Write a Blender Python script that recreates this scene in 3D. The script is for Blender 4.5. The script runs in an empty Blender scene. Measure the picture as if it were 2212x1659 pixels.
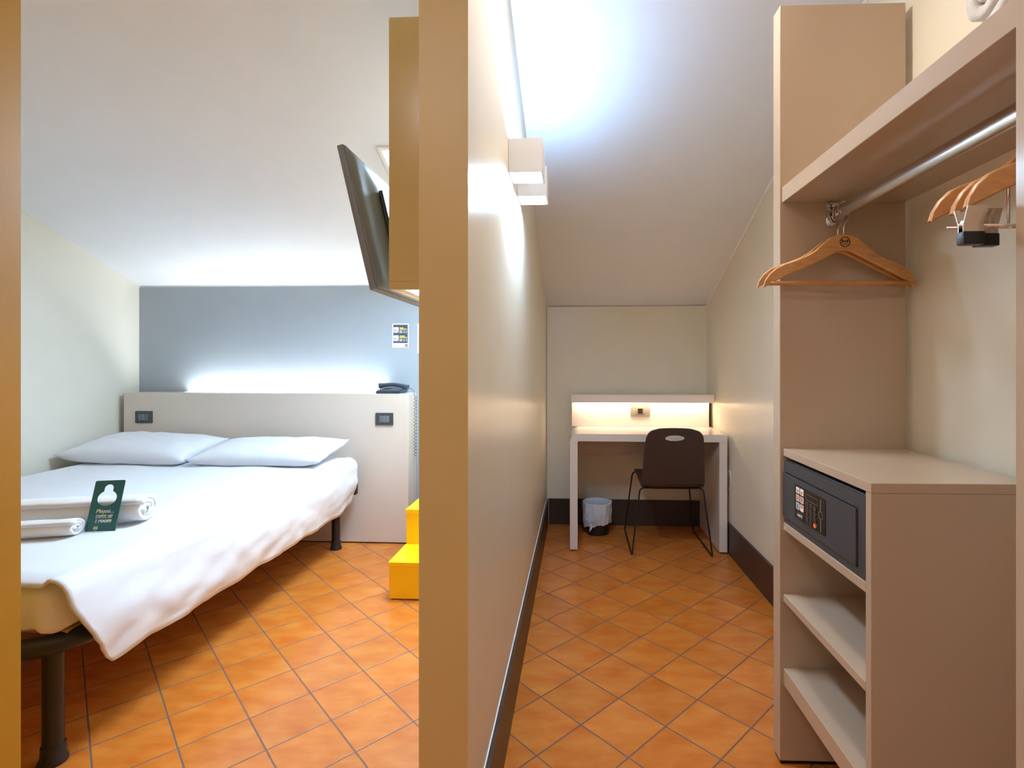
import bpy, bmesh, math, random
from mathutils import Vector, Matrix, noise

sc = bpy.context.scene
R = math.radians
random.seed(4)

# ------------------------------------------------------------------ camera
F_PX, PX, HV, EYE = 1121.0, 1190.0, 785.0, 1.212
cd = bpy.data.cameras.new('camera')
cam = bpy.data.objects.new('camera', cd)
sc.collection.objects.link(cam)
cam.location = (0, 0, EYE)
cam.rotation_euler = (R(90), 0, 0)
cd.sensor_width = 36
cd.lens = F_PX / 2212 * 36
cd.shift_x = -(PX - 1106) / 2212
cd.shift_y = -(829.5 - HV) / 2212
cd.clip_start = 0.02
sc.camera = cam

# ------------------------------------------------------------------ world, exposure
w = bpy.data.worlds.new('world')
sc.world = w
w.use_nodes = True
w.node_tree.nodes['Background'].inputs[0].default_value = (0.75, 0.86, 1, 1)
w.node_tree.nodes['Background'].inputs[1].default_value = 0.6
sc.view_settings.view_transform = 'Standard'
sc.view_settings.look = 'None'
sc.view_settings.gamma = 1
sc.view_settings.use_curve_mapping = False
sc.view_settings.exposure = 0.0
sc.cycles.max_bounces = 12
sc.cycles.diffuse_bounces = 6
sc.cycles.sample_clamp_indirect = 6

# lamp strengths (emission of the room's lamps, then two added fill lights)
E_SKYLIGHT = 68
E_LAMPBOX = 17
E_SCONCE_DN = 240
E_SCONCE_UP = 95
E_HEADLED = 105
E_DESKLED = 36
E_ENTRY_FILL = 28
E_CORRIDOR_FILL = 100

# ------------------------------------------------------------------ helpers
def link(o, parent=None):
    sc.collection.objects.link(o)
    if parent is not None:
        o.parent = parent
    return o

def obj(name, bm, m, parent=None, smooth=False, auto=None, recalc=True):
    if recalc:
        bmesh.ops.recalc_face_normals(bm, faces=bm.faces[:])
    me = bpy.data.meshes.new(name)
    bm.to_mesh(me)
    bm.free()
    ms = m if isinstance(m, (list, tuple)) else [m]
    for x in ms:
        me.materials.append(x)
    if smooth:
        for p in me.polygons:
            p.use_smooth = True
        if auto is not None:
            me.set_sharp_from_angle(angle=R(auto))
    return link(bpy.data.objects.new(name, me), parent)

def tag(o, label=None, cat=None, group=None, kind=None):
    if label: o['label'] = label
    if cat: o['category'] = cat
    if group: o['group'] = group
    if kind: o['kind'] = kind
    return o

def empty(name, loc, rz, label, cat, group=None):
    o = bpy.data.objects.new(name, None)
    o.empty_display_size = 0.05
    link(o)
    o.location = loc
    o.rotation_euler = (0, 0, R(rz))
    return tag(o, label, cat, group)

def B():
    return bmesh.new()

def box(bm, x0, x1, y0, y1, z0, z1, bev=0.0, seg=2):
    t = bmesh.new()
    vs = [t.verts.new(p) for p in ((x0,y0,z0),(x1,y0,z0),(x1,y1,z0),(x0,y1,z0),(x0,y0,z1),(x1,y0,z1),(x1,y1,z1),(x0,y1,z1))]
    for f in ((0,3,2,1),(4,5,6,7),(0,1,5,4),(1,2,6,5),(2,3,7,6),(3,0,4,7)):
        t.faces.new([vs[i] for i in f])
    if bev:
        bmesh.ops.bevel(t, geom=t.edges[:], offset=bev, segments=seg, profile=0.6, affect='EDGES')
    merge(bm, t)
    return bm

def merge(bm, t, M=None):
    if M is not None:
        t.transform(M)
    me = bpy.data.meshes.new('tmp')
    t.to_mesh(me)
    t.free()
    bm.from_mesh(me)
    bpy.data.meshes.remove(me)

def bx(*a, **k):
    return box(B(), *a, **k)

def tube(bm, pts, r, seg=10, closed=False, flat=1.0):
    P = [Vector(p) for p in pts]
    n = len(P)
    rs = r if isinstance(r, (list, tuple)) else [r] * n
    rings = []
    up = None
    for i in range(n):
        if closed:
            d = P[(i+1) % n] - P[i-1]
        else:
            d = P[min(i+1, n-1)] - P[max(i-1, 0)]
        d.normalize()
        if up is None:
            up = Vector((0, 0, 1)) if abs(d.z) < 0.9 else Vector((1, 0, 0))
        s = d.cross(up).normalized()
        up = s.cross(d).normalized()
        rings.append([bm.verts.new(P[i] + s*math.cos(2*math.pi*k/seg)*rs[i]*flat + up*math.sin(2*math.pi*k/seg)*rs[i]) for k in range(seg)])
    for i in range(n if closed else n-1):
        a, b = rings[i], rings[(i+1) % n]
        for k in range(seg):
            bm.faces.new((a[k], a[(k+1) % seg], b[(k+1) % seg], b[k]))
    if not closed:
        bm.faces.new(rings[0][::-1])
        bm.faces.new(rings[-1])
    return bm

def lathe(bm, prof, cx=0, cy=0, seg=28, sx=1, sy=1):
    rings = []
    for r, z in prof:
        rings.append([bm.verts.new((cx + sx*r*math.cos(2*math.pi*k/seg), cy + sy*r*math.sin(2*math.pi*k/seg), z)) for k in range(seg)])
    for a, b in zip(rings, rings[1:]):
        for k in range(seg):
            bm.faces.new((a[k], a[(k+1) % seg], b[(k+1) % seg], b[k]))
    if prof[0][0] > 1e-6: bm.faces.new(rings[0][::-1])
    if prof[-1][0] > 1e-6: bm.faces.new(rings[-1])
    bmesh.ops.remove_doubles(bm, verts=bm.verts[:], dist=1e-6)
    return bm

def arc(cx, cy, r, a0, a1, n):
    return [(cx + r*math.cos(R(a0+(a1-a0)*i/n)), cy + r*math.sin(R(a0+(a1-a0)*i/n))) for i in range(n+1)]

def rrect(x0, x1, z0, z1, r, n=5):
    return arc(x1-r, z1-r, r, 0, 90, n) + arc(x0+r, z1-r, r, 90, 180, n) + arc(x0+r, z0+r, r, 180, 270, n) + arc(x1-r, z0+r, r, 270, 360, n)

def plate(bm, outer, holes, d0, d1, M=None):
    """outline (a,b) with holes, from depth d0 to d1; a->x, d->y, b->z"""
    t = bmesh.new()
    def loop(pts):
        vs = [t.verts.new((a, d0, b)) for a, b in pts]
        return [t.edges.new((vs[i], vs[(i+1) % len(vs)])) for i in range(len(vs))]
    es = loop(outer)
    for h in holes:
        es += loop(h)
    bmesh.ops.triangle_fill(t, use_beauty=True, use_dissolve=False, edges=es)
    r = bmesh.ops.extrude_face_region(t, geom=t.faces[:])
    for v in [g for g in r['geom'] if isinstance(g, bmesh.types.BMVert)]:
        v.co.y = d1
    bmesh.ops.recalc_face_normals(t, faces=t.faces[:])
    merge(bm, t, M)
    return bm

def text_bm(s, size, depth=0.0004, align='CENTER', shear=0.0, bold=0.0):
    c = bpy.data.curves.new('t', 'FONT')
    c.body = s
    c.size = size
    c.align_x = align
    c.align_y = 'CENTER'
    c.extrude = depth
    c.shear = shear
    c.offset = bold
    o = bpy.data.objects.new('t', c)
    sc.collection.objects.link(o)
    dg = bpy.context.evaluated_depsgraph_get()
    me = bpy.data.meshes.new_from_object(o.evaluated_get(dg))
    bpy.data.objects.remove(o)
    bpy.data.curves.remove(c)
    t = bmesh.new()
    t.from_mesh(me)
    bpy.data.meshes.remove(me)
    t.transform(Matrix.Rotation(R(90), 4, 'X'))       # letters stand up, facing -y
    return t

def put_text(bm, s, size, x, y, z, **k):
    rot = k.pop('rot', 0)
    t = text_bm(s, size, **k)
    merge(bm, t, Matrix.Translation((x, y, z)) @ Matrix.Rotation(R(rot), 4, 'Y'))

def copy_tree(o, parent=None):
    c = o.copy()
    link(c, parent)
    for ch in list(o.children):
        copy_tree(ch, c)
    return c

# ------------------------------------------------------------------ materials
def mat(name, col, rough=0.5, metal=0.0, var=0.04, scale=6.0, bump=0.0, bscale=200.0, coat=0.0, spec=0.5, emit=None, estr=0.0, sheen=0.0, stretch=None):
    m = bpy.data.materials.new(name)
    m.use_nodes = True
    nt = m.node_tree
    b = nt.nodes['Principled BSDF']
    b.inputs['Roughness'].default_value = rough
    b.inputs['Metallic'].default_value = metal
    b.inputs['Specular IOR Level'].default_value = spec
    b.inputs['Coat Weight'].default_value = coat
    b.inputs['Coat Roughness'].default_value = 0.12
    b.inputs['Sheen Weight'].default_value = sheen
    tc = nt.nodes.new('ShaderNodeTexCoord')
    src = tc.outputs['Object']
    if stretch:
        mp = nt.nodes.new('ShaderNodeMapping')
        mp.inputs['Scale'].default_value = stretch
        nt.links.new(src, mp.inputs[0])
        src = mp.outputs[0]
    n = nt.nodes.new('ShaderNodeTexNoise')
    n.inputs['Scale'].default_value = scale
    n.inputs['Detail'].default_value = 4
    nt.links.new(src, n.inputs['Vector'])
    r = nt.nodes.new('ShaderNodeValToRGB')
    r.color_ramp.elements[0].position = 0.3
    r.color_ramp.elements[1].position = 0.7
    r.color_ramp.elements[0].color = tuple(max(0, c*(1-var)) for c in col) + (1,)
    r.color_ramp.elements[1].color = tuple(min(1, c*(1+var)) for c in col) + (1,)
    nt.links.new(n.outputs['Fac'], r.inputs[0])
    nt.links.new(r.outputs[0], b.inputs['Base Color'])
    if bump:
        n2 = nt.nodes.new('ShaderNodeTexNoise')
        n2.inputs['Scale'].default_value = bscale
        n2.inputs['Detail'].default_value = 3
        nt.links.new(src, n2.inputs['Vector'])
        bp = nt.nodes.new('ShaderNodeBump')
        bp.inputs['Strength'].default_value = bump
        bp.inputs['Distance'].default_value = 0.002
        nt.links.new(n2.outputs['Fac'], bp.inputs['Height'])
        nt.links.new(bp.outputs[0], b.inputs['Normal'])
    if emit:
        b.inputs['Emission Color'].default_value = tuple(emit) + (1,)
        b.inputs['Emission Strength'].default_value = estr
    return m

def srgb(r, g, b):
    return tuple(((c/255)/12.92 if c/255 <= 0.04045 else ((c/255+0.055)/1.055)**2.4) for c in (r, g, b))

M = {}
M['cream'] = mat('cream_wall_paint', srgb(234, 225, 205), 0.3, var=0.015, bump=0.06, bscale=260)
M['cream_matt'] = mat('cream_bedroom_paint', srgb(228, 224, 212), 0.5, var=0.015, bump=0.05)
M['white_ceiling'] = mat('white_ceiling_paint', srgb(238, 241, 246), 0.7, var=0.01, bump=0.04)
M['grey_wall'] = mat('blue_grey_paint', srgb(160, 170, 180), 0.55, var=0.015, bump=0.05)
M['gold'] = mat('gold_tan_paint', srgb(208, 178, 118), 0.4, var=0.03, bump=0.12, bscale=120)
M['ochre'] = mat('ochre_paint', srgb(172, 118, 6), 0.45, var=0.03, bump=0.12, bscale=120)
M['boxgold'] = mat('gold_lacquer', srgb(198, 166, 98), 0.22, var=0.02)
M['trim'] = mat('white_trim_paint', srgb(240, 238, 234), 0.5, var=0.01)
M['baseboard'] = mat('dark_brown_stone', srgb(62, 46, 40), 0.4, var=0.35, scale=160, bump=0.15, bscale=300)
M['laminate'] = mat('beige_laminate', srgb(191, 168, 145), 0.2, var=0.01, scale=3)
M['headboard'] = mat('pale_greige_laminate', srgb(214, 203, 193), 0.35, var=0.01, scale=3)
M['desk'] = mat('pale_gloss_laminate', srgb(226, 216, 208), 0.16, var=0.01, scale=3)
M['white_linen'] = mat('white_linen', srgb(224, 227, 235), 0.85, var=0.012, scale=30, bump=0.15, bscale=600, sheen=0.2)
M['sheet'] = mat('white_fitted_sheet', srgb(234, 230, 224), 0.85, var=0.012, scale=30, bump=0.15, bscale=600, sheen=0.2)
M['terry'] = mat('white_terry_cloth', srgb(238, 236, 236), 0.95, var=0.03, scale=180, bump=0.9, bscale=420, sheen=0.4)
M['black_metal'] = mat('black_coated_metal', srgb(34, 31, 30), 0.33, var=0.1)
M['black_plastic'] = mat('black_plastic', srgb(30, 30, 31), 0.4, var=0.08)
M['charcoal'] = mat('charcoal_plastic', srgb(62, 64, 68), 0.42, var=0.05)
M['tvgrey'] = mat('dark_grey_plastic', srgb(122, 124, 128), 0.5, var=0.04)
M['screen'] = mat('dark_screen', srgb(12, 12, 14), 0.1, var=0.02)
M['safe'] = mat('anthracite_powder_coat', srgb(66, 67, 70), 0.42, var=0.05, bump=0.2, bscale=900)
M['panel_black'] = mat('glossy_black_panel', srgb(40, 32, 26), 0.25, var=0.03)
M['chrome'] = mat('chrome', (0.78, 0.77, 0.75), 0.12, 1.0, var=0.02)
M['steel'] = mat('polished_steel', (0.62, 0.59, 0.56), 0.2, 1.0, var=0.03, scale=40, stretch=(60, 1, 60))
M['beech'] = mat('beech_wood', srgb(205, 148, 92), 0.4, var=0.14, scale=14, stretch=(1.5, 14, 9))
M['slat'] = mat('birch_slat_wood', srgb(205, 170, 125), 0.5, var=0.1, scale=12, stretch=(2, 12, 12))
M['wenge'] = mat('dark_wenge_veneer', srgb(58, 45, 38), 0.42, var=0.3, scale=10, stretch=(3, 3, 90))
M['yellow'] = mat('bright_yellow_lacquer', srgb(255, 198, 0), 0.4, var=0.01)
M['green_card'] = mat('dark_green_card', srgb(40, 105, 108), 0.45, var=0.04)
M['white_print'] = mat('white_print', srgb(245, 245, 245), 0.6, var=0.01)
M['black_print'] = mat('black_print', srgb(22, 20, 20), 0.6, var=0.01)
M['lime_print'] = mat('lime_print', srgb(196, 214, 60), 0.6, var=0.01)
M['orange_print'] = mat('orange_print', srgb(238, 128, 55), 0.5, var=0.01)
M['tan_print'] = mat('tan_print', srgb(205, 145, 105), 0.6, var=0.01)
M['yellow_print'] = mat('yellow_print', srgb(235, 225, 90), 0.6, var=0.01)
M['slate_print'] = mat('slate_print', srgb(70, 78, 98), 0.6, var=0.02)
M['red_print'] = mat('maroon_print', srgb(110, 55, 50), 0.6, var=0.02)
M['grey_button'] = mat('grey_print', srgb(120, 108, 100), 0.4, var=0.02)
M['socket_face'] = mat('slate_grey_plastic', srgb(104, 112, 120), 0.35, var=0.03)
M['socket_silver'] = mat('silver_plastic', srgb(132, 124, 114), 0.35, var=0.03)
M['bag'] = mat('white_plastic_bag', srgb(214, 222, 232), 0.35, var=0.05, scale=30)
M['bag_inner'] = mat('blue_bin_liner', srgb(150, 178, 196), 0.4, var=0.06, scale=30)
M['sconce'] = mat('white_sconce_metal', srgb(226, 226, 230), 0.4, var=0.01)
M['cord_white'] = mat('white_cord', srgb(230, 228, 222), 0.5, var=0.01)
M['phone'] = mat('dark_blue_grey_plastic', srgb(52, 60, 72), 0.3, var=0.04)

def emitter(name, col, s):
    return mat(name, (0.9, 0.9, 0.9), 0.5, var=0.0, emit=col, estr=s)
M['e_sky'] = emitter('daylight_pane', (0.55, 0.77, 1.0), E_SKYLIGHT)
M['e_box'] = emitter('lamp_box_diffuser', (0.82, 0.91, 1.0), E_LAMPBOX)
M['e_dn'] = emitter('sconce_down_diffuser', (0.5, 0.73, 1.0), E_SCONCE_DN)
M['e_up'] = emitter('sconce_up_diffuser', (0.36, 0.63, 1.0), E_SCONCE_UP)
M['e_head'] = emitter('headboard_led', (0.9, 0.97, 1.0), E_HEADLED)
M['e_desk'] = emitter('desk_led', (1.0, 0.76, 0.48), E_DESKLED)
M['e_corridor_fill'] = emitter('corridor_fill_emitter', (1.0, 0.94, 0.86), E_CORRIDOR_FILL)
M['e_entry_fill'] = emitter('entry_fill_emitter', (0.95, 0.96, 1.0), E_ENTRY_FILL)

def tile_material():
    m = bpy.data.materials.new('terracotta_tiles')
    m.use_nodes = True
    nt = m.node_tree
    N, L = nt.nodes, nt.links
    b = N['Principled BSDF']
    tc = N.new('ShaderNodeTexCoord')
    vr = N.new('ShaderNodeVectorRotate')
    vr.rotation_type = 'Z_AXIS'
    vr.inputs['Center'].default_value = (0.467*0.2, 7.29*0.2, 0)
    vr.inputs['Angle'].default_value = -0.7585
    L.new(tc.outputs['Object'], vr.inputs['Vector'])
    mp = N.new('ShaderNodeVectorMath'); mp.operation = 'SUBTRACT'
    mp.inputs[1].default_value = (0.467*0.2 - 40*0.2, 7.29*0.2 - 40*0.2, 0)
    L.new(vr.outputs[0], mp.inputs[0])
    sca = N.new('ShaderNodeVectorMath'); sca.operation = 'SCALE'
    sca.inputs['Scale'].default_value = 5.0
    L.new(mp.outputs[0], sca.inputs[0])
    fr = N.new('ShaderNodeVectorMath'); fr.operation = 'FRACTION'
    L.new(sca.outputs[0], fr.inputs[0])
    fl = N.new('ShaderNodeVectorMath'); fl.operation = 'FLOOR'
    L.new(sca.outputs[0], fl.inputs[0])
    sx = N.new('ShaderNodeSeparateXYZ'); L.new(fr.outputs[0], sx.inputs[0])
    def mth(op, a, bb=None):
        n = N.new('ShaderNodeMath'); n.operation = op
        for i, v in enumerate((a, bb)):
            if v is None: continue
            if isinstance(v, (int, float)): n.inputs[i].default_value = v
            else: L.new(v, n.inputs[i])
        return n.outputs[0]
    ax = mth('MINIMUM', sx.outputs[0], mth('SUBTRACT', 1.0, sx.outputs[0]))
    ay = mth('MINIMUM', sx.outputs[1], mth('SUBTRACT', 1.0, sx.outputs[1]))
    d = mth('MINIMUM', ax, ay)
    mr = N.new('ShaderNodeMapRange')
    mr.inputs['From Min'].default_value = 0.009
    mr.inputs['From Max'].default_value = 0.017
    L.new(d, mr.inputs['Value'])
    wn = N.new('ShaderNodeTexWhiteNoise'); wn.noise_dimensions = '2D'
    L.new(fl.outputs[0], wn.inputs['Vector'])
    off = N.new('ShaderNodeVectorMath'); off.operation = 'SCALE'
    off.inputs['Scale'].default_value = 7.0
    L.new(wn.outputs['Color'], off.inputs[0])
    ad = N.new('ShaderNodeVectorMath'); ad.operation = 'ADD'
    L.new(tc.outputs['Object'], ad.inputs[0]); L.new(off.outputs[0], ad.inputs[1])
    st = N.new('ShaderNodeMapping')
    st.inputs['Scale'].default_value = (0.7, 1.5, 1)
    L.new(ad.outputs[0], st.inputs[0])
    n1 = N.new('ShaderNodeTexNoise'); n1.inputs['Scale'].default_value = 9; n1.inputs['Detail'].default_value = 5; n1.inputs['Roughness'].default_value = 0.6
    L.new(st.outputs[0], n1.inputs['Vector'])
    rp = N.new('ShaderNodeValToRGB')
    rp.color_ramp.elements[0].position = 0.3
    rp.color_ramp.elements[0].color = srgb(190, 99, 31) + (1,)
    rp.color_ramp.elements[1].position = 0.72
    rp.color_ramp.elements[1].color = srgb(210, 130, 54) + (1,)
    L.new(n1.outputs['Fac'], rp.inputs[0])
    hv = N.new('ShaderNodeHueSaturation')
    mv = N.new('ShaderNodeMapRange'); mv.inputs['To Min'].default_value = 0.93; mv.inputs['To Max'].default_value = 1.05
    L.new(wn.outputs['Value'], mv.inputs['Value'])
    L.new(mv.outputs[0], hv.inputs['Value'])
    L.new(rp.outputs[0], hv.inputs['Color'])
    mx = N.new('ShaderNodeMix'); mx.data_type = 'RGBA'
    L.new(mr.outputs[0], mx.inputs['Factor'])
    mx.inputs['A'].default_value = srgb(112, 84, 68) + (1,)
    L.new(hv.outputs[0], mx.inputs['B'])
    L.new(mx.outputs['Result'], b.inputs['Base Color'])
    rr = N.new('ShaderNodeMapRange'); rr.inputs['To Min'].default_value = 0.7; rr.inputs['To Max'].default_value = 0.26
    L.new(mr.outputs[0], rr.inputs['Value'])
    L.new(rr.outputs[0], b.inputs['Roughness'])
    bp = N.new('ShaderNodeBump'); bp.inputs['Distance'].default_value = 0.0015; bp.inputs['Strength'].default_value = 0.5
    n2 = N.new('ShaderNodeTexNoise'); n2.inputs['Scale'].default_value = 22
    L.new(tc.outputs['Object'], n2.inputs['Vector'])
    hh = mth('ADD', mr.outputs[0], mth('MULTIPLY', n2.outputs['Fac'], 0.35))
    L.new(hh, bp.inputs['Height'])
    L.new(bp.outputs[0], b.inputs['Normal'])
    return m
M['tiles'] = tile_material()

# ------------------------------------------------------------------ room shell
TH = 3.0
CS, SN = math.cos(R(TH)), math.sin(R(TH))
def room_y(X, Y): return Y*CS + X*SN
SLOPE, ZB, YB, ZFLAT = 0.40, 1.645, 3.905, 2.75
YK = YB - (ZFLAT - ZB) / SLOPE
def ceil_z(X, Y): return min(ZFLAT, ZB + SLOPE*(YB - room_y(X, Y)))

def struct(o):
    o['kind'] = 'structure'
    return o

def wall(name, p0, p1, t, m, zt=None, zb=0.0, n=24):
    """visible face runs p0 -> p1; thickness t to its left (+) or right (-)"""
    a, b = Vector(p0), Vector(p1)
    d = (b - a).normalized()
    nrm = Vector((-d.y, d.x)) * t
    bm = B()
    rows = []
    for i in range(n + 1):
        p = a.lerp(b, i/n)
        q = p + nrm
        z1 = ceil_z(p.x, p.y) if zt is None else zt(p, i/n)
        z2 = ceil_z(q.x, q.y) if zt is None else z1
        z0 = zb
        rows.append([bm.verts.new((p.x, p.y, z0)), bm.verts.new((p.x, p.y, z1)), bm.verts.new((q.x, q.y, z2)), bm.verts.new((q.x, q.y, z0))])
    for r0, r1 in zip(rows, rows[1:]):
        for k in range(4):
            bm.faces.new((r0[k], r0[(k+1) % 4], r1[(k+1) % 4], r1[k]))
    c0 = bm.faces.new(rows[0]); bm.faces.new(rows[-1][::-1])
    if isinstance(m, list):
        c0.material_index = 1
    return struct(obj(name, bm, m))

# floor
bm = B()
box(bm, -3.4, 1.4, -1.7, 4.2, -0.08, 0)
struct(obj('floor', bm, M['tiles']))

# key plan lines in metres, camera at the origin looking along +Y
def X_right(Y): return 1.119 + 0.033*(Y - 2.58)
def X_part(Y): return -0.235 + 0.0515*Y
def X_left(Y): return -2.99 + 0.0524*(Y - 3.77)
def Y_back(X): return 3.927 - 0.0561*(X + 0.02)
def Y_grey(X): return 3.662 - 0.0524*(X + 0.953)

wall('wall_right', (X_right(-1.5), -1.5), (X_right(4.05), 4.05), -0.1, M['cream'])
wall('wall_back', (-0.03, Y_back(-0.03)), (1.17, Y_back(1.17)), 0.12, M['cream'])
wall('wall_left', (X_left(4.0), 4.0), (X_left(1.1), 1.1), -0.1, M['cream_matt'])
wall('wall_bedroom_back', (X_left(3.78), Y_grey(X_left(3.78))), (-0.14, Y_grey(-0.14)), 0.12, M['grey_wall'])
wall('wall_partition', (X_part(1.113), 1.113), (X_part(4.0), 4.0), 0.107, [M['cream'], M['gold']])
JX, JY = -1.145, 1.0
wall('wall_doorway', (JX, JY), (-3.3, JY + 0.02), -0.12, [M['ochre'], M['ochre']])
wall('wall_lintel', (JX, JY), (X_part(1.113) - 0.11, 1.0), 0.1, M['cream_matt'], zb=2.2)
wall('wall_entry_left', (-1.6, -1.5), (-1.6, 1.03), 0.1, M['cream'])
wall('wall_entry_rear', (1.0, -1.5), (-1.7, -1.5), 0.1, M['cream'])

# ceiling: sloping part with the skylight opening, then the level part
SKX0, SKX1, SKY0, SKY1 = -0.940, -0.42, 2.42, 3.10
def cz(y): return min(ZFLAT, ZB + SLOPE*(YB - y))
bm = B()
xs = [-3.4, SKX0, SKX1, 1.4]
ys = [YK, SKY0, SKY1, 4.25]
T = 0.12
for i in range(3):
    for j in range(3):
        if i == 1 and j == 1: continue
        x0, x1, y0, y1 = xs[i], xs[i+1], ys[j], ys[j+1]
        vs = [bm.verts.new((x, y, cz(y) + dz)) for dz in (0, T) for x, y in ((x0,y0),(x1,y0),(x1,y1),(x0,y1))]
        for f in ((0,1,2,3),(7,6,5,4),(0,4,5,1),(1,5,6,2),(2,6,7,3),(3,7,4,0)):
            bm.faces.new([vs[k] for k in f])
bmesh.ops.remove_doubles(bm, verts=bm.verts[:], dist=1e-5)
# drop faces shared by neighbouring slabs
seen = {}
for f in bm.faces[:]:
    seen.setdefault(tuple(sorted(v.index for v in f.verts)), []).append(f)
box(bm, -3.4, 1.4, -1.75, YK, ZFLAT, ZFLAT + T)
ce = struct(obj('ceiling', bm, M['white_ceiling']))
ce.rotation_euler = (0, 0, R(-TH))

# skylight
wn = bpy.data.objects.new('window_1', None); link(wn); wn.rotation_euler = (0, 0, R(-TH)); wn['kind'] = 'structure'
wn['label'] = 'skylight in the sloping white bedroom ceiling, behind the television'; wn['category'] = 'skylight'
def slab(bm, x0, x1, y0, y1, d0, d1):
    vs = [bm.verts.new((x, y, cz(y) + d)) for d in (d0, d1) for x, y in ((x0,y0),(x1,y0),(x1,y1),(x0,y1))]
    for f in ((0,1,2,3),(7,6,5,4),(0,4,5,1),(1,5,6,2),(2,6,7,3),(3,7,4,0)):
        bm.faces.new([vs[k] for k in f])
bm = B(); e = 0.012
slab(bm, SKX0-e, SKX0+.006, SKY0-e, SKY1+e, -0.012, 0.05)
slab(bm, SKX1-.006, SKX1+e, SKY0-e, SKY1+e, -0.012, 0.05)
slab(bm, SKX0+.006, SKX1-.006, SKY0-e, SKY0+.006, -0.012, 0.05)
slab(bm, SKX0+.006, SKX1-.006, SKY1-.006, SKY1+e, -0.012, 0.05)
obj('window_frame', bm, M['trim'], wn)
bm = B(); slab(bm, SKX0+.006, SKX1-.006, SKY0+.006, SKY1-.006, 0.0, 0.01)
obj('window_pane', bm, M['e_sky'], wn)

# white bead trims along the ceiling joints
def bead(name, p0, p1, w=0.022):
    a, b = Vector(p0), Vector(p1)
    bm = B()
    d = (b-a).normalized(); nrm = Vector((-d.y, d.x))*w
    vs = []
    for p in (a, b):
        q = p + nrm
        zp = ceil_z(p.x, p.y); zq = ceil_z(q.x, q.y)
        vs.append([bm.verts.new((p.x, p.y, zp - w)), bm.verts.new((p.x, p.y, zp)), bm.verts.new((q.x, q.y, zq)), bm.verts.new((p.x + nrm.x*.4, p.y + nrm.y*.4, min(zp, zq) - w))])
    for k in range(4):
        bm.faces.new((vs[0][k], vs[0][(k+1) % 4], vs[1][(k+1) % 4], vs[1][k]))
    bm.faces.new(vs[0]); bm.faces.new(vs[1][::-1])
    return struct(obj(name, bm, M['trim']))
bead('trim_1', (X_left(1.3), 1.3), (X_left(3.76), 3.76), -0.02)
bead('trim_2', (-2.98, Y_grey(-2.98)), (-0.16, Y_grey(-0.16)), -0.022)
bead('trim_3', (-0.02, Y_back(-0.02)), (1.15, Y_back(1.15)), -0.016)
bead('trim_4', (X_right(1.3), 1.3), (X_right(3.85), 3.85), 0.012)

# baseboards
def base(name, p0, p1, t):
    o = wall(name, p0, p1, t, M['baseboard'], zt=lambda p, f: 0.192, zb=0.0, n=12)
    return o
base('baseboard_partition', (X_part(1.13), 1.13), (X_part(3.91), 3.91), -0.014)
base('baseboard_back', (-0.015, Y_back(-0.015)), (1.145, Y_back(1.145)), -0.014)
base('baseboard_right', (X_right(1.63), 1.63), (X_right(3.84), 3.84), 0.014)
bm = B()
for (x0, y0), (x1, y1), s in (((X_part(1.13), 1.13), (X_part(3.9), 3.9), 0.012),):
    box(bm, 0, 0.003, 0, 2.75, 0.192, 0.197)
o = struct(obj('trim_5', bm, M['trim'])); o.location = (X_part(1.13), 1.13, 0.0005); o.rotation_euler = (0, 0, -math.atan(0.0515))

# ------------------------------------------------------------------ bed
ROT = -TH
bed = empty('double_bed', (-1.43, 1.49, 0), ROT, 'double bed on black metal legs with white bedding against the greige headboard', 'bed')
BW, BL = 1.55, 1.98
# frame rail: rounded rectangle band
path = []
r = 0.2
for cx, cy, a0 in ((-r, r, -90), (-r, BL-r, 0), (-BW+r, BL-r, 90), (-BW+r, r, 180)):
    path += arc(cx, cy, r, a0, a0+90, 10)
bm = B()
prof = [(0.026*math.cos(2*math.pi*k/16), 0.374 + 0.031*math.sin(2*math.pi*k/16)) for k in range(16)]
rings = []
n = len(path)
for i, p in enumerate(path):
    d = (Vector(path[(i+1) % n]) - Vector(path[i-1])).normalized()
    o2 = Vector((d.y, -d.x))
    rings.append([bm.verts.new((p[0]+o2.x*a, p[1]+o2.y*a, z)) for a, z in prof])
for i in range(n):
    a, b2 = rings[i], rings[(i+1) % n]
    for k in range(len(prof)):
        bm.faces.new((a[k], a[(k+1) % len(prof)], b2[(k+1) % len(prof)], b2[k]))
obj('frame_rail', bm, M['black_metal'], bed, True, 50)
for lx, ly in ((-0.088, 0.084), (-0.074, 1.9), (-BW+0.088, 0.084), (-BW+0.072, 1.9)):
    bm = lathe(B(), [(0.0, 0.012), (0.0262, 0.012), (0.0262, 0.36), (0.0, 0.36)], lx, ly)
    lg = obj('leg', bm, M['black_metal'], bed, True, 40)
    bm = lathe(B(), [(0.0, 0), (0.036, 0), (0.037, 0.008), (0.031, 0.022), (0.030, 0.055), (0.0275, 0.057), (0.0, 0.057)], lx, ly)
    obj('foot_cap', bm, M['black_plastic'], lg, True, 40)
for k in range(9):
    y = 0.10 + k*0.21
    obj('slat', bx(-BW+0.03, -0.03, y-0.03, y+0.03, 0.398, 0.409, bev=0.002), M['slat'], bed)
obj('end_bracket', bx(0.012, 0.046, 1.928, 1.968, 0.345, 0.415, bev=0.008), M['black_plastic'], bed, True, 50)

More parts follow.
